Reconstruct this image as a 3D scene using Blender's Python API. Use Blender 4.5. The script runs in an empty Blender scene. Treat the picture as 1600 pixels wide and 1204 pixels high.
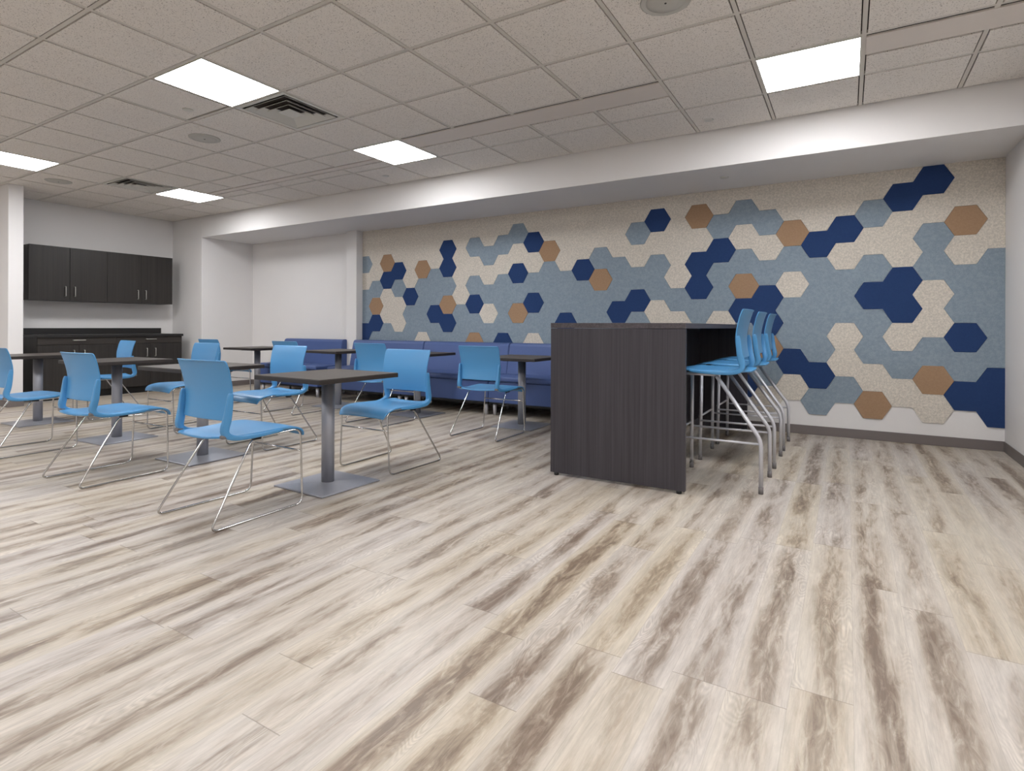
import bpy, bmesh, math, random
from mathutils import Vector, Matrix
random.seed(7)
PI = math.pi
COL = bpy.context.scene.collection
SC = bpy.context.scene

# ---------------------------------------------------------------- camera
CAM_H = 1.0114
YAW, ROLL = 0.5351, 0.0035
fwd = Vector((-math.sin(YAW), math.cos(YAW), 0))
rgt0 = Vector((math.cos(YAW), math.sin(YAW), 0))
up0 = Vector((0, 0, 1))
rgt = rgt0 * math.cos(ROLL) + up0 * math.sin(ROLL)
upv = up0 * math.cos(ROLL) - rgt0 * math.sin(ROLL)
cd = bpy.data.cameras.new('camera')
cam = bpy.data.objects.new('camera', cd)
COL.objects.link(cam)
M = Matrix.Identity(4)
for k in range(3):
    M[k][0] = rgt[k]; M[k][1] = upv[k]; M[k][2] = -fwd[k]
M[2][3] = CAM_H
cam.matrix_world = M
cd.sensor_fit = 'HORIZONTAL'
cd.sensor_width = 36.0
cd.lens = 872.42 / 1600 * 36.0
cd.shift_x = (800 - 807.28) / 1600
cd.shift_y = (509.85 - 602) / 1600
cd.clip_start = 0.05
SC.camera = cam

# ---------------------------------------------------------------- world, exposure
w = bpy.data.worlds.new('world'); SC.world = w
w.use_nodes = True
w.node_tree.nodes['Background'].inputs[0].default_value = (0.6, 0.65, 0.7, 1)
w.node_tree.nodes['Background'].inputs[1].default_value = 0.05
vs = SC.view_settings
vs.view_transform = 'Standard'
vs.look = 'None'
vs.gamma = 1
vs.use_curve_mapping = False
vs.exposure = 0.0
LAMP = 32.5       # strength of the square ceiling panels

# ---------------------------------------------------------------- dimensions
HC = 2.738        # ceiling
HS = 2.412        # underside of the soffit
YW = 5.974        # felt wall
YS = 5.088        # soffit face / wall beside the kitchenette
XR = 1.109        # right wall
XL = -9.695       # kitchenette wall
XA = -8.846       # side of the alcove
YF = -3.4         # wall behind the camera
TILE = 0.6096
GX, GY = -1.1403, 3.2616   # origin of the ceiling grid

# ---------------------------------------------------------------- node helpers
def srgb(r, g, b, a=1.0):
    f = lambda c: (c / 255 / 12.92) if c / 255 <= 0.04045 else ((c / 255 + 0.055) / 1.055) ** 2.4
    return (f(r), f(g), f(b), a)

class NT:
    def __init__(s, name):
        s.m = bpy.data.materials.new(name); s.m.use_nodes = True
        s.t = s.m.node_tree; s.b = s.t.nodes['Principled BSDF']
    def n(s, kind, **kw):
        o = s.t.nodes.new(kind)
        for k, v in kw.items(): setattr(o, k, v)
        return o
    def put(s, sock, v):
        if hasattr(v, 'is_output') or isinstance(v, bpy.types.NodeSocket): s.t.links.new(v, sock)
        else: sock.default_value = v
    def math(s, op, a, b=None, c=None, clamp=False):
        o = s.n('ShaderNodeMath', operation=op, use_clamp=clamp)
        s.put(o.inputs[0], a)
        if b is not None: s.put(o.inputs[1], b)
        if c is not None: s.put(o.inputs[2], c)
        return o.outputs[0]
    def comb(s, x, y, z):
        o = s.n('ShaderNodeCombineXYZ')
        for i, v in enumerate((x, y, z)): s.put(o.inputs[i], v)
        return o.outputs[0]
    def noise(s, vec, scale=1, detail=2, rough=0.5, dist=0.0):
        o = s.n('ShaderNodeTexNoise'); s.put(o.inputs['Vector'], vec)
        o.inputs['Scale'].default_value = scale; o.inputs['Detail'].default_value = detail
        o.inputs['Roughness'].default_value = rough; o.inputs['Distortion'].default_value = dist
        return o.outputs[0]
    def mapr(s, v, a, b, c=0.0, d=1.0, smooth=False):
        o = s.n('ShaderNodeMapRange', clamp=True)
        if smooth: o.interpolation_type = 'SMOOTHSTEP'
        for i, q in enumerate((v, a, b, c, d)): s.put(o.inputs[i], q)
        return o.outputs[0]
    def mix(s, f, a, b, mode='MIX'):
        o = s.n('ShaderNodeMix', data_type='RGBA', blend_type=mode)
        s.put(o.inputs[0], f); s.put(o.inputs[6], a); s.put(o.inputs[7], b)
        return o.outputs[2]
    def bump(s, h, strength=0.2, dist=0.01):
        o = s.n('ShaderNodeBump'); o.inputs['Strength'].default_value = strength
        o.inputs['Distance'].default_value = dist
        s.put(o.inputs['Height'], h); s.t.links.new(o.outputs[0], s.b.inputs['Normal'])
    def objco(s): return s.n('ShaderNodeTexCoord').outputs['Object']
    def pos(s):
        g = s.n('ShaderNodeNewGeometry').outputs['Position']
        o = s.n('ShaderNodeSeparateXYZ'); s.t.links.new(g, o.inputs[0])
        return g, o.outputs[0], o.outputs[1], o.outputs[2]
    def sep(s, v):
        o = s.n('ShaderNodeSeparateXYZ'); s.t.links.new(v, o.inputs[0]); return o.outputs
    def done(s, color=None, rough=0.5, metal=0.0, spec=None):
        if color is not None: s.put(s.b.inputs['Base Color'], color)
        s.put(s.b.inputs['Roughness'], rough)
        s.b.inputs['Metallic'].default_value = metal
        if spec is not None: s.b.inputs['Specular IOR Level'].default_value = spec
        return s.m

def plain(name, rgb, rough=0.5, metal=0.0, var=0.04, scale=6, spec=None, bump=0.0, bscale=200):
    t = NT(name); o = t.objco()
    n = t.noise(o, scale, 3)
    c = srgb(*rgb)
    lo = tuple(x * (1 - var) for x in c[:3]) + (1,); hi = tuple(min(1, x * (1 + var)) for x in c[:3]) + (1,)
    col = t.mix(n, lo, hi)
    if bump: t.bump(t.noise(o, bscale, 2), bump, 0.002)
    return t.done(col, rough, metal, spec)

MAT = {}
MAT['wall'] = plain('painted_wall', (224, 221, 219), 0.6, 0, 0.015, 3, 0.35, 0.06, 350)
MAT['wall_base'] = plain('vinyl_base', (112, 104, 101), 0.5, 0, 0.05, 5)
MAT['grid'] = plain('ceiling_grid_paint', (205, 199, 190), 0.5, 0, 0.01)
MAT['void'] = plain('plenum_dark', (58, 50, 46), 0.9, 0, 0.05)
MAT['white_metal'] = plain('white_enamel', (205, 203, 196), 0.4, 0, 0.01)
MAT['slot_metal'] = plain('slot_enamel', (216, 207, 199), 0.5, 0, 0.02)
MAT['grille'] = plain('speaker_grille', (184, 182, 175), 0.6, 0, 0.02, 5, None, 0.3, 900)
MAT['dark_hole'] = plain('dark_inside', (30, 30, 30), 0.8)
MAT['chrome'] = plain('chrome', (205, 205, 205), 0.12, 1.0, 0.02)
MAT['silver'] = plain('silver_paint', (198, 198, 204), 0.35, 0.35, 0.03)
MAT['pewter'] = plain('grey_powdercoat', (150, 151, 158), 0.36, 0.3, 0.03, 6, None, 0.05, 600)
MAT['rubber'] = plain('grey_rubber', (112, 108, 108), 0.7)
MAT['black'] = plain('black_plastic', (18, 18, 18), 0.5)
MAT['plastic'] = plain('blue_plastic', (74, 140, 190), 0.36, 0, 0.015, 3, 0.55, 0.05, 500)
MAT['vinyl'] = plain('blue_vinyl', (71, 90, 138), 0.48, 0, 0.04, 8, 0.4, 0.06, 150)
MAT['seam'] = plain('dark_piping', (38, 44, 78), 0.6)
MAT['nickel'] = plain('brushed_nickel', (200, 198, 192), 0.3, 0.8, 0.02)

def emis():
    t = NT('lit_diffuser')
    t.b.inputs['Base Color'].default_value = (0.9, 0.9, 0.9, 1)
    t.b.inputs['Emission Color'].default_value = (0.965, 0.975, 1.0, 1)
    t.b.inputs['Emission Strength'].default_value = LAMP
    return t.m
MAT['lamp'] = emis()

def tile_mat():
    t = NT('ceiling_tile'); g, x, y, z = t.pos()
    n = t.noise(g, 130, 3, 0.6); m = t.noise(g, 28, 3, 0.55)
    spots = t.mapr(n, 0.34, 0.42, 0.0, 1.0)
    c = t.mix(m, srgb(222, 216, 209), srgb(233, 227, 220))
    c = t.mix(spots, srgb(158, 150, 142), c)
    t.bump(n, 0.25, 0.003)
    return t.done(c, 0.85, 0, 0.2)
MAT['tile'] = tile_mat()

def wood(name, a, b, axis='Z', rough=0.42):
    t = NT(name); o = t.objco(); s = t.sep(o)
    lo, hi = 1.2, 85.0
    k = {'X': (lo, hi, hi), 'Y': (hi, lo, hi), 'Z': (hi, hi, lo)}[axis]
    v = t.comb(*[t.math('MULTIPLY', s[i], k[i]) for i in range(3)])
    v2 = t.comb(*[t.math('MULTIPLY', s[i], k[i] * 0.25) for i in range(3)])
    n1 = t.noise(v, 1, 4, 0.65); n2 = t.noise(v2, 1, 2, 0.5)
    f = t.math('ADD', t.math('MULTIPLY', n1, 0.65), t.math('MULTIPLY', n2, 0.35))
    f = t.mapr(f, 0.36, 0.64)
    t.bump(n1, 0.08, 0.002)
    return t.done(t.mix(f, srgb(*a), srgb(*b)), rough, 0, 0.4)
MAT['bar_v'] = wood('charcoal_laminate', (49, 46, 51), (66, 63, 68), 'Z')
MAT['bar_h'] = wood('charcoal_laminate_top', (56, 51, 54), (82, 76, 79), 'Y')
MAT['cab'] = wood('espresso_laminate', (40, 37, 35), (53, 49, 46), 'Z', 0.45)
MAT['cab_h'] = wood('espresso_laminate_flat', (46, 42, 39), (60, 55, 51), 'Y', 0.45)
MAT['counter'] = plain('black_counter', (34, 32, 31), 0.4, 0, 0.06)
MAT['top_wood'] = wood('table_laminate', (54, 47, 43), (78, 70, 64), 'X', 0.42)
MAT['top_edge'] = plain('table_edge', (44, 38, 35), 0.5)

def felt(name, base, fleck, amount=0.5, scale=70):
    t = NT(name); g, x, y, z = t.pos()
    n = t.noise(g, scale, 5, 0.75); n2 = t.noise(g, scale * 3.1, 3, 0.7); b = t.noise(g, 5, 2)
    f = t.math('MULTIPLY', t.mapr(t.math('ADD', t.math('MULTIPLY', n, 0.6), t.math('MULTIPLY', n2, 0.4)), 0.42, 0.56), amount)
    c = t.mix(f, srgb(*base), srgb(*fleck))
    c = t.mix(t.math('MULTIPLY', b, 0.12), c, srgb(*fleck))
    t.bump(n2, 0.25, 0.002)
    return t.done(c, 0.92, 0, 0.15)
FELT = {'W': felt('cream_felt', (222, 213, 200), (152, 148, 140), 0.5, 60),
        'L': felt('grey_blue_felt', (143, 156, 166), (114, 127, 140), 0.55, 45),
        'N': felt('navy_felt', (44, 66, 108), (38, 56, 96), 0.4, 60),
        'B': felt('tan_felt', (164, 134, 107), (144, 116, 92), 0.4, 60)}

def floor_mat():
    t = NT('plank_floor'); g, x, y, z = t.pos()
    W_, L_ = 0.1524, 1.22
    xs = t.math('DIVIDE', t.math('ADD', x, 20.0 + 0.10), W_)
    row = t.math('FLOOR', xs); fx = t.math('FRACT', xs)
    wn = t.n('ShaderNodeTexWhiteNoise', noise_dimensions='1D'); t.put(wn.inputs['W'], row)
    ys = t.math('ADD', t.math('DIVIDE', t.math('ADD', y, 20.0), L_), t.math('MULTIPLY', wn.outputs[0], 9.0))
    col = t.math('FLOOR', ys); fy = t.math('FRACT', ys)
    w2 = t.n('ShaderNodeTexWhiteNoise', noise_dimensions='2D'); t.put(w2.inputs['Vector'], t.comb(row, col, 0))
    r = t.sep(w2.outputs['Color'])
    off = t.math('MULTIPLY', r[0], 60.0)
    # broad streaks running along a plank, heavier towards its middle
    v = t.comb(t.math('ADD', t.math('MULTIPLY', x, 9.0), off), t.math('ADD', t.math('MULTIPLY', y, 1.5), off), off)
    n1 = t.noise(v, 1, 4, 0.6, 0.8)
    t_c = t.math('SUBTRACT', 1.0, t.math('ABSOLUTE', t.math('MULTIPLY_ADD', fx, 2.0, -1.0)))
    mid = t.mapr(t_c, 0.0, 0.8, 0.15, 1.0, True)
    amp = t.mapr(r[1], 0.0, 1.0, 0.6, 1.25)
    dark = t.math('MULTIPLY', t.math('MULTIPLY', t.mapr(n1, 0.32, 0.68), mid), amp, clamp=True)
    brk = t.noise(t.comb(t.math('ADD', t.math('MULTIPLY', x, 34.0), off), t.math('MULTIPLY', y, 6.5), off), 1, 5, 0.7, 1.2)
    dark = t.math('MULTIPLY', dark, t.mapr(brk, 0.32, 0.64, 0.5, 1.4), clamp=True)
    # grain with swirls
    wv = t.noise(t.comb(t.math('ADD', t.math('MULTIPLY', x, 9.0), off), t.math('MULTIPLY', y, 2.2), off), 1, 2, 0.5)
    ring = t.math('SINE', t.math('MULTIPLY', wv, 190.0))
    rmask = t.mapr(t.noise(t.comb(t.math('ADD', t.math('MULTIPLY', x, 8.0), off), t.math('MULTIPLY', y, 2.0), off), 1, 2), 0.5, 0.66)
    ring = t.math('MULTIPLY', t.math('MULTIPLY', ring, rmask), 0.5)
    fine = t.noise(t.comb(t.math('MULTIPLY', x, 150.0), t.math('MULTIPLY', y, 7.0), off), 1, 4, 0.7, 0.3)
    speck = t.noise(t.comb(t.math('MULTIPLY', x, 40.0), t.math('MULTIPLY', y, 5.0), off), 1, 4, 0.7, 0.6)
    light = t.mix(r[2], srgb(193, 185, 177), srgb(194, 184, 168))
    midc = t.mix(r[2], srgb(157, 145, 134), srgb(162, 147, 127))
    darkc = srgb(106, 88, 74)
    c = t.mix(t.mapr(dark, 0.0, 0.55), light, midc)
    c = t.mix(t.mapr(dark, 0.45, 1.0, 0.0, 0.8), c, darkc)
    gr = t.mapr(fine, 0.3, 0.7, 0.86, 1.08)
    gr = t.math('MULTIPLY', gr, t.mapr(speck, 0.3, 0.7, 0.86, 1.10))
    gr = t.math('MULTIPLY', gr, t.math('MULTIPLY_ADD', ring, 0.2, 1.0))
    c = t.mix(1.0, c, t.comb(gr, gr, gr), 'MULTIPLY')
    # knots
    vn = t.n('ShaderNodeTexVoronoi'); t.put(vn.inputs['Vector'], t.comb(t.math('ADD', t.math('MULTIPLY', x, 3.3), off), t.math('MULTIPLY', y, 0.9), off))
    vn.inputs['Scale'].default_value = 1.0
    kn = t.math('MULTIPLY', t.mapr(vn.outputs['Distance'], 0.03, 0.15, 0.55, 0.0), mid)
    c = t.mix(kn, c, srgb(118, 100, 86))
    # joints
    je = t.math('MINIMUM', t.math('MULTIPLY', fy, L_), t.math('MULTIPLY', t.math('SUBTRACT', 1.0, fy), L_))
    jx = t.math('MINIMUM', t.math('MULTIPLY', fx, W_), t.math('MULTIPLY', t.math('SUBTRACT', 1.0, fx), W_))
    jy = t.mapr(je, 0.0008, 0.0022, 0.55, 0.0); jxx = t.mapr(jx, 0.0004, 0.0014, 0.22, 0.0)
    c = t.mix(t.math('MAXIMUM', jy, jxx), c, srgb(110, 98, 88))
    t.bump(fine, 0.05, 0.001)
    return t.done(c, t.mapr(speck, 0.3, 0.7, 0.34, 0.46), 0, 0.5)
MAT['floor'] = floor_mat()

# ---------------------------------------------------------------- mesh helpers
def new_bm(): return bmesh.new()
def box(bm, x0, y0, z0, x1, y1, z1, bevel=0.0, seg=2, mi=0):
    vs_ = [bm.verts.new(p) for p in ((x0,y0,z0),(x1,y0,z0),(x1,y1,z0),(x0,y1,z0),(x0,y0,z1),(x1,y0,z1),(x1,y1,z1),(x0,y1,z1))]
    fs = [bm.faces.new([vs_[i] for i in q]) for q in ((3,2,1,0),(4,5,6,7),(0,1,5,4),(1,2,6,5),(2,3,7,6),(3,0,4,7))]
    for f in fs: f.material_index = mi
    if bevel > 0:
        es = set(e for f in fs for e in f.edges)
        r = bmesh.ops.bevel(bm, geom=list(es), offset=bevel, segments=seg, profile=0.5, affect='EDGES')
        for f in r['faces']: f.material_index = mi
    return fs
def tube(bm, pts, r, n=10, closed=False, mi=0, caps=True):
    P = [Vector(p) for p in pts]; rings = []
    N = len(P); rr = r if isinstance(r, (list, tuple)) else [r] * N
    prev = None
    for i in range(N):
        if closed: tan = (P[(i + 1) % N] - P[i - 1]).normalized()
        elif i == 0: tan = (P[1] - P[0]).normalized()
        elif i == N - 1: tan = (P[-1] - P[-2]).normalized()
        else: tan = ((P[i + 1] - P[i]).normalized() + (P[i] - P[i - 1]).normalized()).normalized()
        if prev is None:
            a = Vector((0, 0, 1)) if abs(tan.z) < 0.9 else Vector((1, 0, 0))
            u = tan.cross(a).normalized()
        else:
            u = (prev - tan * prev.dot(tan)).normalized()
        prev = u; v = tan.cross(u)
        rings.append([bm.verts.new(P[i] + (u * math.cos(2 * PI * k / n) + v * math.sin(2 * PI * k / n)) * rr[i]) for k in range(n)])
    M_ = N if closed else N - 1
    for i in range(M_):
        A, B = rings[i], rings[(i + 1) % N]
        for k in range(n):
            f = bm.faces.new((A[k], A[(k + 1) % n], B[(k + 1) % n], B[k])); f.smooth = True; f.material_index = mi
    if not closed and caps:
        bm.faces.new(rings[0][::-1]).material_index = mi; bm.faces.new(rings[-1]).material_index = mi
def lathe(bm, prof, cx=0, cy=0, n=24, mi=0, smooth=True):
    rings = []
    for r, z in prof:
        rings.append([bm.verts.new((cx + r * math.cos(2 * PI * k / n), cy + r * math.sin(2 * PI * k / n), z)) for k in range(n)])
    for A, B in zip(rings, rings[1:]):
        for k in range(n):
            f = bm.faces.new((A[k], A[(k + 1) % n], B[(k + 1) % n], B[k])); f.smooth = smooth; f.material_index = mi
    bm.faces.new(rings[0][::-1]); bm.faces.new(rings[-1])
def fillet(pts, rad, n=5, closed=False):
    P = [Vector(p) for p in pts]; out = []; N = len(P)
    for i in range(N):
        if not closed and i in (0, N - 1): out.append(P[i]); continue
        a, b, c = P[i - 1], P[i], P[(i + 1) % N]
        d1, d2 = (a - b), (c - b); l = min(rad, d1.length * 0.49, d2.length * 0.49)
        s, e = b + d1.normalized() * l, b + d2.normalized() * l
        for k in range(n + 1):
            t = k / n; out.append(s * (1 - t) ** 2 + b * 2 * t * (1 - t) + e * t * t)
    return out
def sheet(bm, G, th):
    """closed plate of thickness th from a grid of points, offset along the local normal"""
    R, Cn = len(G), len(G[0])
    def nrm(i, j):
        a = G[min(i + 1, R - 1)][j] - G[max(i - 1, 0)][j]; b = G[i][min(j + 1, Cn - 1)] - G[i][max(j - 1, 0)]
        return a.cross(b).normalized()
    A = [[bm.verts.new(G[i][j]) for j in range(Cn)] for i in range(R)]
    B = [[bm.verts.new(G[i][j] - nrm(i, j) * th) for j in range(Cn)] for i in range(R)]
    for i in range(R - 1):
        for j in range(Cn - 1):
            bm.faces.new((A[i][j], A[i + 1][j], A[i + 1][j + 1], A[i][j + 1]))
            bm.faces.new((B[i][j], B[i][j + 1], B[i + 1][j + 1], B[i + 1][j]))
    for i in range(R - 1):
        bm.faces.new((A[i + 1][0], A[i][0], B[i][0], B[i + 1][0]))
        bm.faces.new((A[i][-1], A[i + 1][-1], B[i + 1][-1], B[i][-1]))
    for j in range(Cn - 1):
        bm.faces.new((A[0][j], A[0][j + 1], B[0][j + 1], B[0][j]))
        bm.faces.new((A[-1][j + 1], A[-1][j], B[-1][j], B[-1][j + 1]))
    for f in bm.faces: f.smooth = True
def make(name, bm, mats, parent=None, subsurf=0, recalc=True):
    if recalc: bmesh.ops.recalc_face_normals(bm, faces=bm.faces[:])
    me = bpy.data.meshes.new(name); bm.to_mesh(me); bm.free()
    for m in (mats if isinstance(mats, (list, tuple)) else [mats]): me.materials.append(m)
    o = bpy.data.objects.new(name, me); COL.objects.link(o)
    if parent: o.parent = parent
    if subsurf:
        md = o.modifiers.new('smooth', 'SUBSURF'); md.levels = subsurf; md.render_levels = subsurf
    return o
def empty(name, loc=(0, 0, 0), rz=0.0):
    o = bpy.data.objects.new(name, None); COL.objects.link(o)
    o.location = loc; o.rotation_euler = (0, 0, rz); o.empty_display_size = 0.1
    return o
def tag(o, label, cat, group=None):
    o['label'] = label; o['category'] = cat
    if group: o['group'] = group
    return o
def struct(name, bm, mats):
    o = make(name, bm, mats); o['kind'] = 'structure'; return o
def copy_tree(o, parent=None):
    c = o.copy(); COL.objects.link(c)
    if parent: c.parent = parent
    for ch in [q for q in bpy.data.objects if q.parent == o]: copy_tree(ch, c)
    return c
def lerp(tab, v):
    if v <= tab[0][0]: return tab[0][1]
    for (a, p), (b, q) in zip(tab, tab[1:]):
        if v <= b:
            t = (v - a) / (b - a); t = t * t * (3 - 2 * t) * 0.5 + t * 0.5
            return p + (q - p) * t
    return tab[-1][1]

# ---------------------------------------------------------------- room shell
T = 0.12
bm = new_bm(); box(bm, XL - T, YF - T, -0.1, XR + T, YW + T, 0.0); struct('floor', bm, MAT['floor'])
bm = new_bm(); box(bm, XA, YW, 0, XR + T, YW + T, HC + 0.05); struct('wall_back', bm, MAT['wall'])
bm = new_bm(); box(bm, XR, YF - T, 0, XR + T, YW, HC + 0.05); struct('wall_right', bm, MAT['wall'])
bm = new_bm(); box(bm, XL - T, YF - T, 0, XL, YS, HC + 0.05); struct('wall_left', bm, MAT['wall'])
bm = new_bm(); box(bm, XL, YF - T, 0, XR, YF, HC + 0.05); struct('wall_front', bm, MAT['wall'])
bm = new_bm(); box(bm, XL - T, YS, 0, XA, YW + T, HC + 0.05, 0.006, 2); struct('wall_alcove', bm, MAT['wall'])
bm = new_bm(); box(bm, XL, 2.695, 0, -8.812, 2.843, HC - 0.001, 0.006, 2); struct('wall_stub', bm, MAT['wall'])
bm = new_bm(); box(bm, XA, YS, HS, XR, YW, HC + 0.05, 0.004, 2); struct('trim_1', bm, MAT['wall'])      # soffit
bm = new_bm(); box(bm, -6.415, 5.845, 0, -6.2, YW, HS, 0.006, 2); struct('trim_2', bm, MAT['wall'])     # pilaster
BH, BT = 0.084, 0.007
def baseboard(name, *segs):
    bm = new_bm()
    for (x0, y0, x1, y1) in segs: box(bm, x0, y0, 0.0, x1, y1, BH, 0.002, 1)
    struct(name, bm, MAT['wall_base'])
baseboard('baseboard_back', (-6.2, YW - BT, XR, YW), (XA, YW - BT, -6.415, YW), (-6.422, 5.838, -6.193, 5.845))
baseboard('baseboard_right', (XR - BT, YF, XR, YW - BT))
baseboard('baseboard_left', (XL, YF, XL + BT, 2.695), (XL, 2.688, -8.805, 2.695), (-8.812, 2.695, -8.805, 2.85))
baseboard('baseboard_alcove', (XA, YS - BT, XA + BT, YW - BT), (-9.69, YS - BT, XA, YS))
baseboard('baseboard_front', (XL, YF, XR, YF + BT))

# ceiling: dark plenum deck, lay-in tiles and T-bars
LIGHTS = [(i, j) for j in (-2, 1, -5, -8) for i in (-5, 1, -11)]
VENTS = [(-5, -1), (-11, 0)]
SLOTS = [(-4, 0, 1.045, 1.49), (2, 3.69, 1.045, 1.49), (-10, -5, 1.56, 1.73)]   # i0, i1, j0, j1
def gx(i): return GX + i * TILE
def gy(j): return GY + j * TILE
bm = new_bm()
I0, I1, J0, J1 = -15, 4, -11, 3
box(bm, XL, YF, HC + 0.02, XR, YS, HC + 0.05, mi=1)
def clipbox(x0, y0, z0, x1, y1, z1, bev=0.0, mi=0):
    x0 = max(x0, XL + .001); x1 = min(x1, XR - .001); y0 = max(y0, YF + .001); y1 = min(y1, YS - .001)
    if x1 - x0 > 0.02 and y1 - y0 > 0.015: box(bm, x0, y0, z0, x1, y1, z1, bev, 1, mi)
HB, RV = 0.012, 0.0068      # half T-bar, reveal
for i in range(I0, I1):
    for j in range(J0, J1):
        if (i, j) in LIGHTS or (i, j) in VENTS: continue
        x0, x1, y0, y1 = gx(i) + HB + RV, gx(i + 1) - HB - RV, gy(j) + HB + RV, gy(j + 1) - HB - RV
        sl = [s for s in SLOTS if j == 1 and s[0] <= i < s[1]]
        if sl:
            s = sl[0]
            if gy(s[2]) - 0.012 - y0 > 0.06: clipbox(x0, y0, HC - 0.002, x1, gy(s[2]) - 0.012, HC + 0.012)
            y0 = gy(s[3]) + 0.012
        if (i, j) == (-6, -2):   # tile pushed askew, leaving an open black gap on two sides
            clipbox(x0, y0, HC + 0.001, x1 - 0.012, y1 - 0.014, HC + 0.012); continue
        clipbox(x0, y0, HC - 0.002, x1, y1, HC + 0.012, 0.0)
struct('ceiling', bm, [MAT['tile'], MAT['void']])
bm = new_bm()
def bar(x0, y0, x1, y1): clipbox(x0, y0, HC + 0.001, x1, y1, HC + 0.0185)
for i in range(I0, I1 + 1): bar(gx(i) - HB, YF, gx(i) + HB, YS)
for j in range(J0, J1 + 1):
    for i in range(I0, I1):
        bar(gx(i) + HB, gy(j) - HB, gx(i + 1) - HB, gy(j) + HB)
struct('trim_3', bm, MAT['grid'])

# ---------------------------------------------------------------- ceiling fittings
LIGHT_LABEL = {(-5, -2): 'lit square ceiling panel beside the nearer square air vent, left of the picture middle',
 (1, 1): 'lit square ceiling panel at the upper right, the nearest one in view',
 (-5, 1): 'lit square ceiling panel near the soffit above the middle of the room',
 (-11, 1): 'lit square ceiling panel nearest the wall cabinets, small and far',
 (-11, -2): 'lit square ceiling panel cut off by the left edge of the photo'}
lp = empty('ceiling_light')
bm = new_bm(); S = TILE / 2 - HB - 0.001; D = 0.006
for a in ((-S, -S, S, -S + D), (-S, S - D, S, S), (-S, -S + D, -S + D, S - D), (S - D, -S + D, S, S - D)):
    box(bm, a[0], a[1], -0.006, a[2], a[3], 0.015)
make('frame', bm, MAT['white_metal'], lp)
bm = new_bm(); box(bm, -S + D, -S + D, -0.002, S - D, S - D, 0.008); make('diffuser', bm, MAT['lamp'], lp)
for k, (i, j) in enumerate(LIGHTS):
    o = lp if k == 0 else copy_tree(lp)
    o.location = (gx(i + 0.5), gy(j + 0.5), HC)
    lab = LIGHT_LABEL.get((i, j))
    if lab: tag(o, lab, 'ceiling light', 'square ceiling light panels')
    else: tag(o, 'lit square ceiling panel outside the view, behind or above the camera', 'ceiling light', 'unseen ceiling panels')

vt = empty('air_vent')
bm = new_bm()
for a in ((-S, -S, S, -S + .03), (-S, S - .03, S, S), (-S, -S + .03, -S + .03, S - .03), (S - .03, -S + .03, S, S - .03)):
    box(bm, a[0], a[1], -0.004, a[2], a[3], 0.012)
make('frame', bm, MAT['white_metal'], vt)
def cone_ring(bm, r0, z0, r1, z1, th=0.004):
    R = [[bm.verts.new((sx * r, sy * r, z)) for sx, sy in ((-1, -1), (1, -1), (1, 1), (-1, 1))] for r, z in ((r0, z0), (r1, z1), (r1, z1 + th), (r0, z0 + th))]
    for k in range(4):
        for q in range(4):
            bm.faces.new((R[k][q], R[k][(q + 1) % 4], R[(k + 1) % 4][(q + 1) % 4], R[(k + 1) % 4][q]))
for r in (0.245, 0.185, 0.125):
    bm = new_bm(); cone_ring(bm, r, -0.008, r - 0.040, 0.020); make('louver', bm, MAT['white_metal'], vt)
bm = new_bm(); box(bm, -.068, -.068, -0.012, .068, .068, -0.006); make('center_plate', bm, MAT['white_metal'], vt)
bm = new_bm(); cone_ring(bm, S - .031, 0.0, S - .031, 0.075, 0.002); box(bm, -S + .03, -S + .03, 0.077, S - .03, S - .03, 0.08); make('duct', bm, MAT['dark_hole'], vt)
tag(vt, 'square louvred air vent beside the large lit panel, the nearer vent', 'air vent', 'square ceiling vents')
vt.location = (gx(-4.5), gy(-0.5), HC)
v2 = copy_tree(vt); v2.location = (gx(-10.5), gy(0.5), HC)
tag(v2, 'square louvred air vent far back beside the small lit panel over the cabinets', 'air vent', 'square ceiling vents')

for k, (s, lab) in enumerate(zip(SLOTS, ('long linear slot diffuser in the ceiling between the middle lit panel and the plain tiles',
        'long linear slot diffuser running off the upper right corner of the photo',
        'narrow far slot diffuser in the ceiling left of the middle lit panel'))):
    t = empty('slot_diffuser', (gx(s[0]), gy(s[2]), HC))
    L_ = (min(s[1], 3.685) - s[0]) * TILE - 2 * HB; Wd = (s[3] - s[2]) * TILE
    bm = new_bm(); box(bm, HB, 0.010, -0.003, HB + L_, Wd - 0.014, 0.008); make('blade', bm, MAT['slot_metal'], t)
    bm = new_bm(); box(bm, HB, -0.012, 0.010, HB + L_, Wd + 0.012, 0.0175); make('housing', bm, MAT['dark_hole'], t)
    tag(t, lab, 'air vent', 'linear slot diffusers')

sp = empty('ceiling_speaker', (gx(0.5), gy(-0.52), HC))
bm = new_bm(); lathe(bm, [(0.132, 0.004), (0.132, -0.006), (0.124, -0.010), (0.118, -0.008)], n=40); make('rim', bm, MAT['grille'], sp)
bm = new_bm(); lathe(bm, [(0.116, 0.002), (0.116, -0.007), (0.06, -0.011), (0.003, -0.012)], n=40); make('grille', bm, MAT['grille'], sp)
bm = new_bm(); lathe(bm, [(0.006, -0.0115), (0.006, -0.014)], n=12); make('screw', bm, MAT['dark_hole'], sp)
tag(sp, 'round ceiling speaker cut off by the top edge of the photo', 'speaker', 'round ceiling speakers')
for i, j, lab in ((-6.5, -.5, 'round ceiling speaker next to the slightly open tile, left of the nearer vent'),
                  (-11.5, -.5, 'round ceiling speaker far away above the left wall corner')):
    o = copy_tree(sp); o.location = (gx(i), gy(j), HC); tag(o, lab, 'speaker', 'round ceiling speakers')
bm = new_bm(); lathe(bm, [(0.038, 0.003), (0.038, -0.003), (0.034, -0.006), (0.0, -0.0065)][:3] + [(0.002, -0.0068)], n=24)
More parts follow.
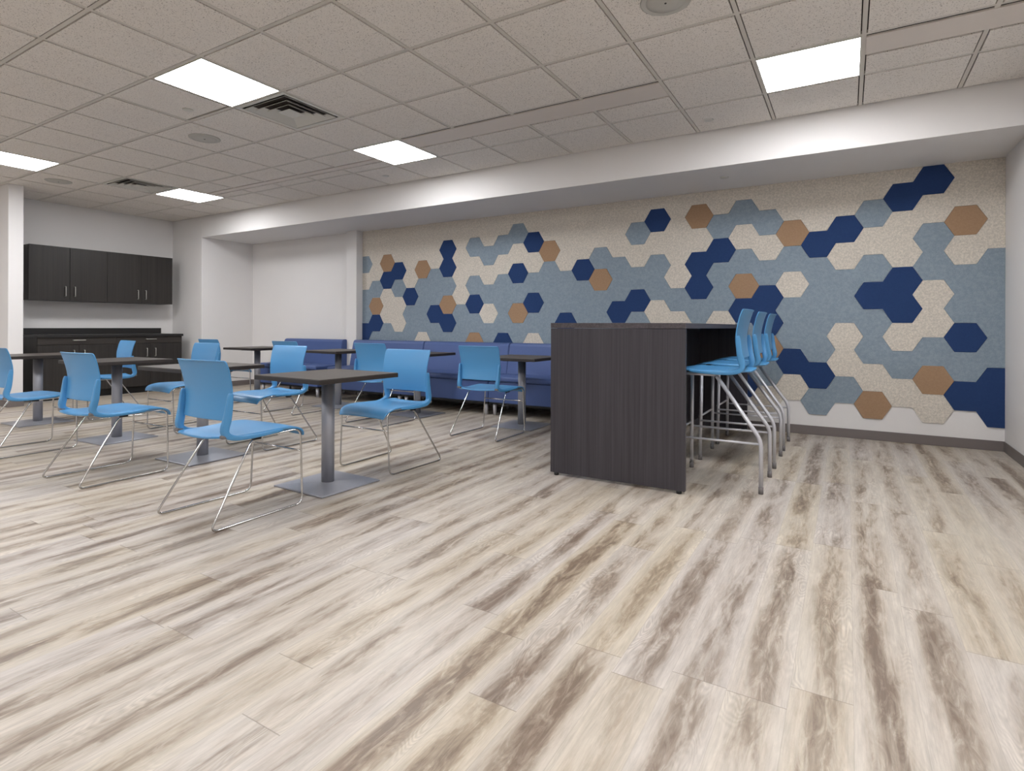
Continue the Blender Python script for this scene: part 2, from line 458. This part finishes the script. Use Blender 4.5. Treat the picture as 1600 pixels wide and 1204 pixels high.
sk = make('sprinkler_cover', bm, MAT['white_metal'])
for k, (x, y, z, lab) in enumerate(((-1.0, 4.81, HC - .002, 'small round sprinkler cover on the tile row left of the right lit panel'),
        (-4.575, 4.751, HC - .002, 'small round sprinkler cover close to the soffit below the middle lit panel'),
        (-4.55, 2.50, HC - .002, 'small round sprinkler cover on the slightly open ceiling tile'),
        (-0.995, 5.48, HS, 'small round sprinkler cover under the soffit above the felt wall'))):
    o = sk if k == 0 else sk.copy()
    if k: COL.objects.link(o)
    o.location = (x, y, z); tag(o, lab, 'sprinkler cover', 'sprinkler covers')

# ---------------------------------------------------------------- felt hexagon wall
HA, HBb, HX0, HZ0 = .2185, .2465, -.023, -.055
COLS = {  # from row 9 down to row 1
 -28: 'WLWLLNLLL', -27: 'WWWLBNLWL', -26: 'WBNWWLWLL', -25: 'WWNLWWLLL', -24: 'WWWNLLBLL', -23: 'WWBLLLWLL',
 -22: 'WWLLNLNLL', -21: 'WNNLBNLLL', -20: 'WWWWLLWLL', -19: 'WLWLNLBLL', -18: 'WLWLWLLWL', -17: 'WLWLLLNLL',
 -16: 'LWNLBLWLL', -15: 'WNWLNLWLL', -14: 'WBLLLLLLL', -13: 'WWWLLNLLL', -12: 'WWNLLLLWL', -11: 'WWLBLLLLL',
 -10: 'WWLLNLLLL', -9: 'WLWLNLLWL', -8: 'NWLLWLLLL', -7: 'WWWWLWLLL', -6: 'BWNNLLNLL', -5: 'WLNLLWLLL',
 -4: 'LWLBNLLNL', -3: 'WLWLNNBLW', -2: 'WBLWLLNWL', -1: 'WWNLLLLNL', 0: 'WNWLLWWLL', 1: 'WLWLNLLWB',
 2: 'NWWNNWLWL', 3: 'NWLLWWLBW', 4: 'WBWLLNLNL', 5: 'WWWLLLLNN'}
cell = {}
for i, s_ in COLS.items():
    for q, ch in enumerate(s_):
        j = 9 - q
        if j == 1 and i % 2 == 0: continue
        cell[(i, j)] = ch
    if i % 2 == 0: cell[(i, 10)] = 'W'
def nb(i, j):
    if i % 2 == 0: return [(i, j+1), (i, j-1), (i-1, j), (i-1, j-1), (i+1, j), (i+1, j-1)]
    return [(i, j+1), (i, j-1), (i-1, j), (i-1, j+1), (i+1, j), (i+1, j+1)]
fw = empty('felt_wall_panel', (0, YW, 0))
tag(fw, 'hexagon patterned felt wall covering in cream, grey blue, navy and tan', 'wall panel')
seen = set(); THK = {'W': 0.010, 'L': 0.009, 'N': 0.0115, 'B': 0.0105}
FN = {'W': 'cream_felt_patch', 'L': 'grey_blue_felt_patch', 'N': 'navy_felt_patch', 'B': 'tan_felt_patch'}
FL = {'W': 'speckled cream felt', 'L': 'heathered grey blue felt', 'N': 'navy blue felt', 'B': 'tan felt'}
for start in sorted(cell):
    if start in seen: continue
    ch = cell[start]; comp = []; st = [start]; seen.add(start)
    while st:
        c = st.pop(); comp.append(c)
        for q in nb(*c):
            if q in cell and q not in seen and cell[q] == ch: seen.add(q); st.append(q)
    bm = new_bm(); R1 = HBb / math.sqrt(3)
    vmap = {}
    def vert(x, z):
        k = (round(x, 3), round(z, 3))
        for dx in (-.001, 0, .001):
            for dz in (-.001, 0, .001):
                kk = (round(k[0] + dx, 3), round(k[1] + dz, 3))
                if kk in vmap: return vmap[kk]
        vmap[k] = bm.verts.new((x, 0, z)); return vmap[k]
    for (i, j) in comp:
        X = HX0 + HA * i; Z = HZ0 + HBb * (j + (i % 2) / 2)
        s3 = HA / 1.5
        bm.faces.new([vert(X + dx * s3, Z + dz * HBb / 2) for dx, dz in ((1, 0), (.5, 1), (-.5, 1), (-1, 0), (-.5, -1), (.5, -1))])
    bmesh.ops.dissolve_limit(bm, angle_limit=0.01, verts=bm.verts[:], edges=bm.edges[:]) if False else None
    # the outline of the wall: side walls and soffit
    for co, no in (((-6.2, 0, 0), (-1, 0, 0)), ((XR, 0, 0), (1, 0, 0)), ((0, 0, HS), (0, 0, 1))):
        bmesh.ops.bisect_plane(bm, geom=bm.verts[:] + bm.edges[:] + bm.faces[:], plane_co=co, plane_no=no, clear_outer=True)
    if not bm.faces: bm.free(); continue
    # tiny inward offset so that neighbouring cuts read as cuts
    mv = {}
    for v in bm.verts:
        be = [e for e in v.link_edges if len(e.link_faces) == 1]
        if not be: continue
        d = Vector((0, 0, 0))
        for f in v.link_faces: d += (f.calc_center_median() - v.co).normalized()
        if d.length > 1e-6: mv[v] = d.normalized() * 0.0011
    for v, d in mv.items(): v.co += d
    r = bmesh.ops.extrude_face_region(bm, geom=bm.faces[:])
    th = THK[ch]
    for v in [q for q in r['geom'] if isinstance(q, bmesh.types.BMVert)]: v.co.y -= th
    o = make(FN[ch], bm, FELT[ch], fw)
    o['label'] = FL[ch]

# ---------------------------------------------------------------- stacking chair
def rail_z(y): return lerp([(-.21, .438), (-.08, .430), (.08, .434), (.18, .443), (.24, .441), (.275, .430), (.298, .408), (.306, .385)], y)
def seat_bm(dz=0.0):
    bm = new_bm(); G = []
    ys = [-.21, -.205, -.19, -.165, -.12, -.06, 0, .06, .12, .18, .225, .258, .280, .296, .303, .306]
    wt = [(-.21, .150), (-.19, .178), (-.165, .186), (-.12, .196), (0, .216), (.15, .225), (.27, .224), (.295, .220), (.306, .208)]
    us = [-1, -.97, -.85, -.65, -.4, -.15, .15, .4, .65, .85, .97, 1]
    for y in ys:
        hw = lerp(wt, y); row = []
        for u in us:
            cup = 0.010 * (abs(u) ** 3) * (1 if y < .1 else max(-0.6, 1 - (y - .1) * 9))
            row.append(Vector((u * hw, y, rail_z(y) + dz + cup + 0.004)))
        G.append(row)
    sheet(bm, [list(r) for r in zip(*G)], 0.011)
    return bm
BACK = [(.47, -.176), (.53, -.166), (.58, -.156), (.64, -.150), (.70, -.155), (.77, -.170), (.835, -.192)]
def back_bm(dz=0.0):
    bm = new_bm(); G = []
    zs = [.524, .528, .54, .57, .61, .65, .70, .75, .79, .818, .831, .836]
    wt = [(.524, .205), (.56, .209), (.65, .214), (.75, .218), (.80, .222), (.826, .221), (.836, .212)]
    us = [-1, -.98, -.88, -.6, -.3, 0, .3, .6, .88, .98, 1]
    for z in zs:
        hw = lerp(wt, z); row = []
        for u in us:
            row.append(Vector((u * hw, lerp(BACK, z) + 0.019 * u * u - (0.010 if z > .832 else 0), z + dz)))
        G.append(row)
    sheet(bm, G, 0.008)
    # side posts: rearward ribs that start with a step below the middle and wrap forward round the seat
    for sx in (-1, 1):
        path = [(-.146, .668, .2160, .0060, .008), (-.149, .662, .2160, .0075, .013), (-.153, .630, .2150, .0085, .016), (-.157, .580, .2130, .0100, .018),
                (-.163, .535, .2100, .0145, .019), (-.171, .505, .2070, .0170, .019), (-.177, .478, .2060, .0175, .019), (-.170, .455, .2070, .0175, .018),
                (-.142, .440, .2090, .0165, .015), (-.10, .432, .2130, .0140, .012), (-.04, .429, .2190, .0110, .010), (.06, .432, .2260, .0070, .009), (.16, .440, .2290, .0050, .007)]
        rings = []
        for k, (y, z, x, hx, hd) in enumerate(path):
            a = Vector(path[max(0, k - 1)][:2]); b = Vector(path[min(len(path) - 1, k + 1)][:2]); t = (b - a).normalized(); n = Vector((-t.y, t.x))
            ring = []
            for (cx_, cd_) in ((-1, -1), (-.6, -1), (.6, -1), (1, -1), (1, 1), (.6, 1), (-.6, 1), (-1, 1)):
                ring.append(bm.verts.new((sx * x + cx_ * hx, y + n.x * hd * cd_, z + dz + n.y * hd * cd_)))
            rings.append(ring)
        for A, B in zip(rings, rings[1:]):
            for q in range(8):
                f = bm.faces.new((A[q], A[(q + 1) % 8], B[(q + 1) % 8], B[q])); f.smooth = True
        for rg in (rings[0][::-1], rings[-1]): bm.faces.new(rg).smooth = True
    return bm
R_ROD = 0.0058
def make_chair():
    c = empty('stacking_chair')
    make('seat', seat_bm(), MAT['plastic'], c, 1)
    make('backrest', back_bm(), MAT['plastic'], c, 1)
    for sx in (-1, 1):
        bm = new_bm()
        zb = R_ROD
        P = [(sx * .250, -.275, zb), (sx * .238, .268, zb), (sx * .215, .272, .425), (sx * .200, -.015, .417)]
        tube(bm, fillet(P, .045, 6, closed=True), R_ROD, 10, closed=True)
        make('sled_leg', bm, MAT['chrome'], c)
        bm = new_bm(); box(bm, sx * .205 - .014, -.02, .408, sx * .205 + .014, .025, .430, .004)
        make('bracket', bm, MAT['black'], c)
        bm = new_bm(); box(bm, sx * .206 - .016, -.193, .440, sx * .206 + .016, -.160, .458, .005)
        make('end_cap', bm, MAT['rubber'], c)
    bm = new_bm(); tube(bm, [(-.222, .268, .300), (.222, .268, .300)], .0052, 10); make('crossbar', bm, MAT['chrome'], c)
    return c
base_chair = make_chair()
N_, S_ = 0.0, PI      # S_: back towards the camera side is 0 (faces +Y)
CH = [  # x, y, rotation, label
 (-2.905, 1.845, 0.0, 'blue plastic chair in the front, back to the camera, left of the nearest square table'),
 (-4.30, 1.835, 0.02, 'blue plastic chair with back to the camera, second in the front row from the right'),
 (-5.715, 1.850, 0.0, 'blue plastic chair cut off by the left edge of the photo, back to the camera'),
 (-2.885, 3.065, PI, 'blue plastic chair facing the camera behind the right end of the nearest square table'),
 (-4.27, 3.075, PI + .02, 'blue plastic chair facing the camera, seen just above the left part of the nearest tabletop'),
 (-5.60, 3.10, PI, 'blue plastic chair facing the camera, its backrest just above the closest front chair'),
 (-7.12, 3.06, PI - .10, 'blue plastic chair facing the camera right in front of the dark base cabinets'),
 (-2.885, 4.355, 0.0, 'blue plastic chair beside the dark bar, back to the camera, facing the blue benches'),
 (-4.245, 4.355, 0.0, 'blue plastic chair half hidden behind the chair right of the nearest table, by the benches'),
 (-5.60, 4.355, 0.0, 'blue plastic chair mostly hidden, top edge showing left of the lone left bench'),
 (-7.12, 4.355, 0.0, 'blue plastic chair farthest back by the alcove, only its dark top edge showing above another'),
]
for k, (x, y, rz, lab) in enumerate(CH):
    o = base_chair if k == 0 else copy_tree(base_chair)
    o.location = (x, y, 0); o.rotation_euler = (0, 0, rz)
    tag(o, lab, 'chair', 'blue sled base chairs')

# ---------------------------------------------------------------- bar stools
def make_stool():
    c = empty('bar_stool'); dz = .292
    make('seat', seat_bm(dz), MAT['plastic'], c, 1)
    make('backrest', back_bm(dz), MAT['plastic'], c, 1)
    rt = .0125; W = .222
    for sx in (-1, 1):
        bm = new_bm(); tube(bm, fillet([(sx * (W - .03), -.02, .700), (sx * W, -.285, .325), (sx * W, -.285, .04)], .05, 6), rt, 12)
        l = make('leg', bm, MAT['silver'], c)
        bm = new_bm(); lathe(bm, [(.0145, 0), (.0145, .042)], sx * W, -.285, 14); make('foot_cap', bm, MAT['rubber'], l)
        bm = new_bm(); tube(bm, [(sx * (W - .02), .225, .712), (sx * W, .232, .04)], rt, 12)
        l = make('leg', bm, MAT['silver'], c)
        bm = new_bm(); lathe(bm, [(.0145, 0), (.0145, .042)], sx * W, .232, 14); make('foot_cap', bm, MAT['rubber'], l)
        bm = new_bm(); tube(bm, [(sx * W, -.285, .300), (sx * W, .228, .300)], .007, 10); make('side_rung', bm, MAT['silver'], c)
        bm = new_bm(); tube(bm, [(sx * (W - .025), .235, .712), (sx * (W - .035), -.03, .707)], .009, 10); make('seat_rail', bm, MAT['silver'], c)
    bm = new_bm(); tube(bm, [(-W, .235, .330), (W, .235, .330)], .0085, 10); make('footrest', bm, MAT['silver'], c)
    return c
st = make_stool()
for k, (y, lab) in enumerate(((3.895, 'blue bar stool nearest the camera at the open side of the dark bar'),
                             (4.61, 'middle one of the three blue bar stools along the dark bar'),
                             (5.28, 'blue bar stool closest to the hexagon felt wall'))):
    o = st if k == 0 else copy_tree(st)
    o.location = (-.735, y, 0); o.rotation_euler = (0, 0, PI / 2)
    tag(o, lab, 'bar stool', 'blue bar stools at the bar')

# ---------------------------------------------------------------- cafe tables
def make_table():
    t = empty('cafe_table')
    bm = new_bm(); box(bm, -.311, -.311, .676, .311, .311, .7025, .003, 2)
    make('tabletop_edge', bm, MAT['top_edge'], t)
    bm = new_bm(); box(bm, -.309, -.309, .7025, .309, .309, .705, .001, 1); make('tabletop', bm, MAT['top_wood'], t)
    bm = new_bm(); lathe(bm, [(.040, .012), (.040, .662)], n=32); make('column', bm, MAT['pewter'], t)
    bm = new_bm(); box(bm, -.15, -.15, .662, .15, .15, .676, .004, 1); make('top_plate', bm, MAT['black'], t)
    bm = new_bm(); s = .228
    P = [(s, 0.002), (s, .008), (s - .006, .011), (.05, .019), (.042, .019)]
    rings = [[bm.verts.new((sx * r, sy * r, z)) for sx, sy in ((-1, -1), (1, -1), (1, 1), (-1, 1))] for r, z in P]
    for A, B in zip(rings, rings[1:]):
        for q in range(4): bm.faces.new((A[q], A[(q + 1) % 4], B[(q + 1) % 4], B[q]))
    bm.faces.new(rings[0][::-1]); bm.faces.new(rings[-1])
    make('base_plate', bm, MAT['pewter'], t)
    bm = new_bm()
    for sx in (-1, 1):
        for sy in (-1, 1): lathe(bm, [(.018, 0), (.018, .004)], sx * .2, sy * .2, 12)
    make('glide', bm, MAT['black'], t)
    return t
tb = make_table()
TB = [(-2.862, 2.462, 'square dark wood table on a grey post, the nearest and fully visible one'),
 (-4.268, 2.465, 'square dark wood table mostly hidden behind the closest front chair'),
 (-5.600, 2.465, 'square dark wood table right of the chair second in the front row, before the cabinets'),
 (-7.22, 2.45, 'square dark wood table at the far left in front of the white wall end'),
 (-2.855, 4.925, 'square dark wood table beside the left side of the dark bar'),
 (-4.245, 4.93, 'square dark wood table at the benches with its post hidden behind a chair'),
 (-5.545, 4.93, 'square dark wood table in front of the gap between the two bench groups'),
 (-7.19, 4.93, 'square dark wood table alone before the empty white alcove')]
for k, (x, y, lab) in enumerate(TB):
    o = tb if k == 0 else copy_tree(tb)
    o.location = (x, y, 0); tag(o, lab, 'table', 'square cafe tables')
    o.rotation_euler.z = (-.03, .02, .05, 0, .015, -.02, 0, .02)[k]

# ---------------------------------------------------------------- upholstered benches
def make_bench(W):
    b = empty('upholstered_bench'); h = W / 2 - .003
    # local: front at y=0, back at y=.64
    bm = new_bm(); box(bm, -h, .02, .150, h, .62, .385, .008, 2); make('base', bm, MAT['vinyl'], b)
    bm = new_bm(); box(bm, -h, 0, .388, h, .46, .448, .022, 4)
    for f in bm.faces: f.smooth = True
    make('seat_cushion', bm, MAT['vinyl'], b)
    bm = new_bm()
    prof = [(.40, .385), (.415, .45), (.475, .775), (.490, .800), (.515, .810), (.600, .810), (.620, .798), (.628, .77), (.628, .385)]
    A = [bm.verts.new((-h, y, z)) for y, z in prof]; B = [bm.verts.new((h, y, z)) for y, z in prof]
    for k in range(len(prof)):
        k2 = (k + 1) % len(prof); bm.faces.new((A[k], A[k2], B[k2], B[k]))
    bm.faces.new(A[::-1]); bm.faces.new(B)
    e_ = [e for e in bm.edges if all(abs(abs(v.co.x) - h) < 1e-5 for v in e.verts) and (e.verts[0].co.x * e.verts[1].co.x > 0)]
    bmesh.ops.bevel(bm, geom=e_, offset=.008, segments=2, affect='EDGES')
    make('backrest', bm, MAT['vinyl'], b)
    bm = new_bm(); box(bm, -h + .01, .03, .132, h - .01, .60, .150); make('underframe', bm, MAT['black'], b)
    for sx in (-1, 1):
        for y in (.075, .55):
            bm = new_bm(); lathe(bm, [(.016, 0), (.026, .132)], sx * (h - .055), y, 16); make('leg', bm, MAT['silver'], b)
    return b
bn = make_bench(1.33)
BN = [(-5.515, 1.0, 'long blue vinyl bench section right of the white pilaster, under the felt wall'),
      (-4.185, 1.0, 'long blue vinyl bench section in the middle of the run under the felt wall'),
      (-2.855, 1.0, 'long blue vinyl bench section under the felt wall nearest the dark bar'),
      (-7.085, 1.0, 'blue vinyl bench standing alone before the plain white alcove wall')]
for k, (x, s, lab) in enumerate(BN):
    o = bn if k == 0 else copy_tree(bn)
    o.location = (x, 5.285, 0)
    if k == 3: o.location = (-7.055, 5.285, 0)
    tag(o, lab, 'bench', 'blue upholstered benches')
# dark welt between neighbouring backs is a thin gap closed by piping belonging to each bench
# ---------------------------------------------------------------- high bar
bt = empty('high_bar_table', (0, 0, 0))
bx0, bx1, by0, by1, bz = -1.751, -.839, 3.411, 5.855, 1.036
bm = new_bm(); box(bm, bx0, by0, bz - .034, bx1, by1, bz, .0015, 1); make('bar_top', bm, MAT['bar_h'], bt)
for y in (by0, by1 - .030):
    bm = new_bm(); box(bm, bx0 + .001, y + .001, .018, bx1 - .001, y + .029, bz - .036, .0015, 1); e = make('end_panel', bm, MAT['bar_v'], bt)
    for x in (bx0 + .04, bx1 - .04):
        bm = new_bm(); lathe(bm, [(.016, 0), (.016, .018)], x, y + .015, 14); make('foot', bm, MAT['black'], e)
bm = new_bm(); box(bm, -1.315, by0 + .030, .10, -1.290, by1 - .031, bz - .036); make('divider_panel', bm, MAT['bar_v'], bt)
tag(bt, 'tall charcoal woodgrain bar table with slab end panels and open stool side', 'bar table')

# ---------------------------------------------------------------- kitchenette
def handle(name, p0, p1, out, parent, r=.0055):
    """bar handle between p0 and p1, standing off along +X"""
    bm = new_bm(); a, b = Vector(p0), Vector(p1); d = Vector((out, 0, 0))
    tube(bm, fillet([a, a + d, b + d, b], .008, 4), r, 8)
    return make(name, bm, MAT['nickel'], parent)
G_ = .002
for k, (y0, y1, lab) in enumerate(((3.072, 3.992, 'dark two-door wall cabinet, the left one, beside the white wall end'),
                                  (3.992, 4.912, 'dark two-door wall cabinet, the right one, nearest the room corner'))):
    c = empty('wall_cabinet', (XL, 0, 0)); xf = -9.382 - XL
    bm = new_bm(); box(bm, 0, y0 + .001, 1.348, xf, y1 - .001, 2.088); make('body', bm, MAT['cab'], c)
    ym = (y0 + y1) / 2
    for a, b_, hy in ((y0, ym, ym - .055), (ym, y1, ym + .055)):
        bm = new_bm(); box(bm, xf + .001, a + G_, 1.346, xf + .021, b_ - G_, 2.090, .0015, 1); d = make('door', bm, MAT['cab'], c)
        handle('handle', (xf + .021, hy, 1.41), (xf + .021, hy, 1.545), .028, d)
    tag(c, lab, 'cabinet', 'wall cabinets')
for k, (y0, y1, lab) in enumerate(((3.075, 3.995, 'dark base cabinet with drawer and doors, left one, behind the front row chairs'),
                                  (3.995, 4.915, 'dark base cabinet with drawer and doors, right one, at the room corner'))):
    c = empty('base_cabinet', (XL, 0, 0)); xf = -9.11 - XL
    bm = new_bm(); box(bm, .006, y0 + .001, .10, xf, y1 - .001, .842); make('body', bm, MAT['cab'], c)
    bm = new_bm(); box(bm, .006, y0 + .001, 0, xf - .06, y1 - .001, .10); make('toe_kick', bm, MAT['black'], c)
    ym = (y0 + y1) / 2
    bm = new_bm(); box(bm, xf + .001, y0 + G_, .745, xf + .021, y1 - G_, .842, .0015, 1); d = make('drawer', bm, MAT['cab_h'], c)
    handle('handle', (xf + .021, ym - .07, .803), (xf + .021, ym + .07, .803), .028, d)
    for a, b_, hy in ((y0, ym, ym - .06), (ym, y1, ym + .06)):
        bm = new_bm(); box(bm, xf + .001, a + G_, .104, xf + .021, b_ - G_, .740, .0015, 1); d = make('door', bm, MAT['cab'], c)
        handle('handle', (xf + .021, hy, .545), (xf + .021, hy, .665), .028, d)
    tag(c, lab, 'cabinet', 'base cabinets')
bm = new_bm(); box(bm, XL, 3.065, .843, -9.065, 4.925, .878, .002, 1)
ct = tag(make('worktop', bm, MAT['counter']), 'black worktop lying across the dark base cabinets', 'worktop')
bm = new_bm(); box(bm, XL, 3.065, .879, XL + .02, 4.900, .966, .002, 1)
tag(make('backsplash', bm, MAT['counter']), 'low black backsplash strip along the wall behind the worktop', 'backsplash')
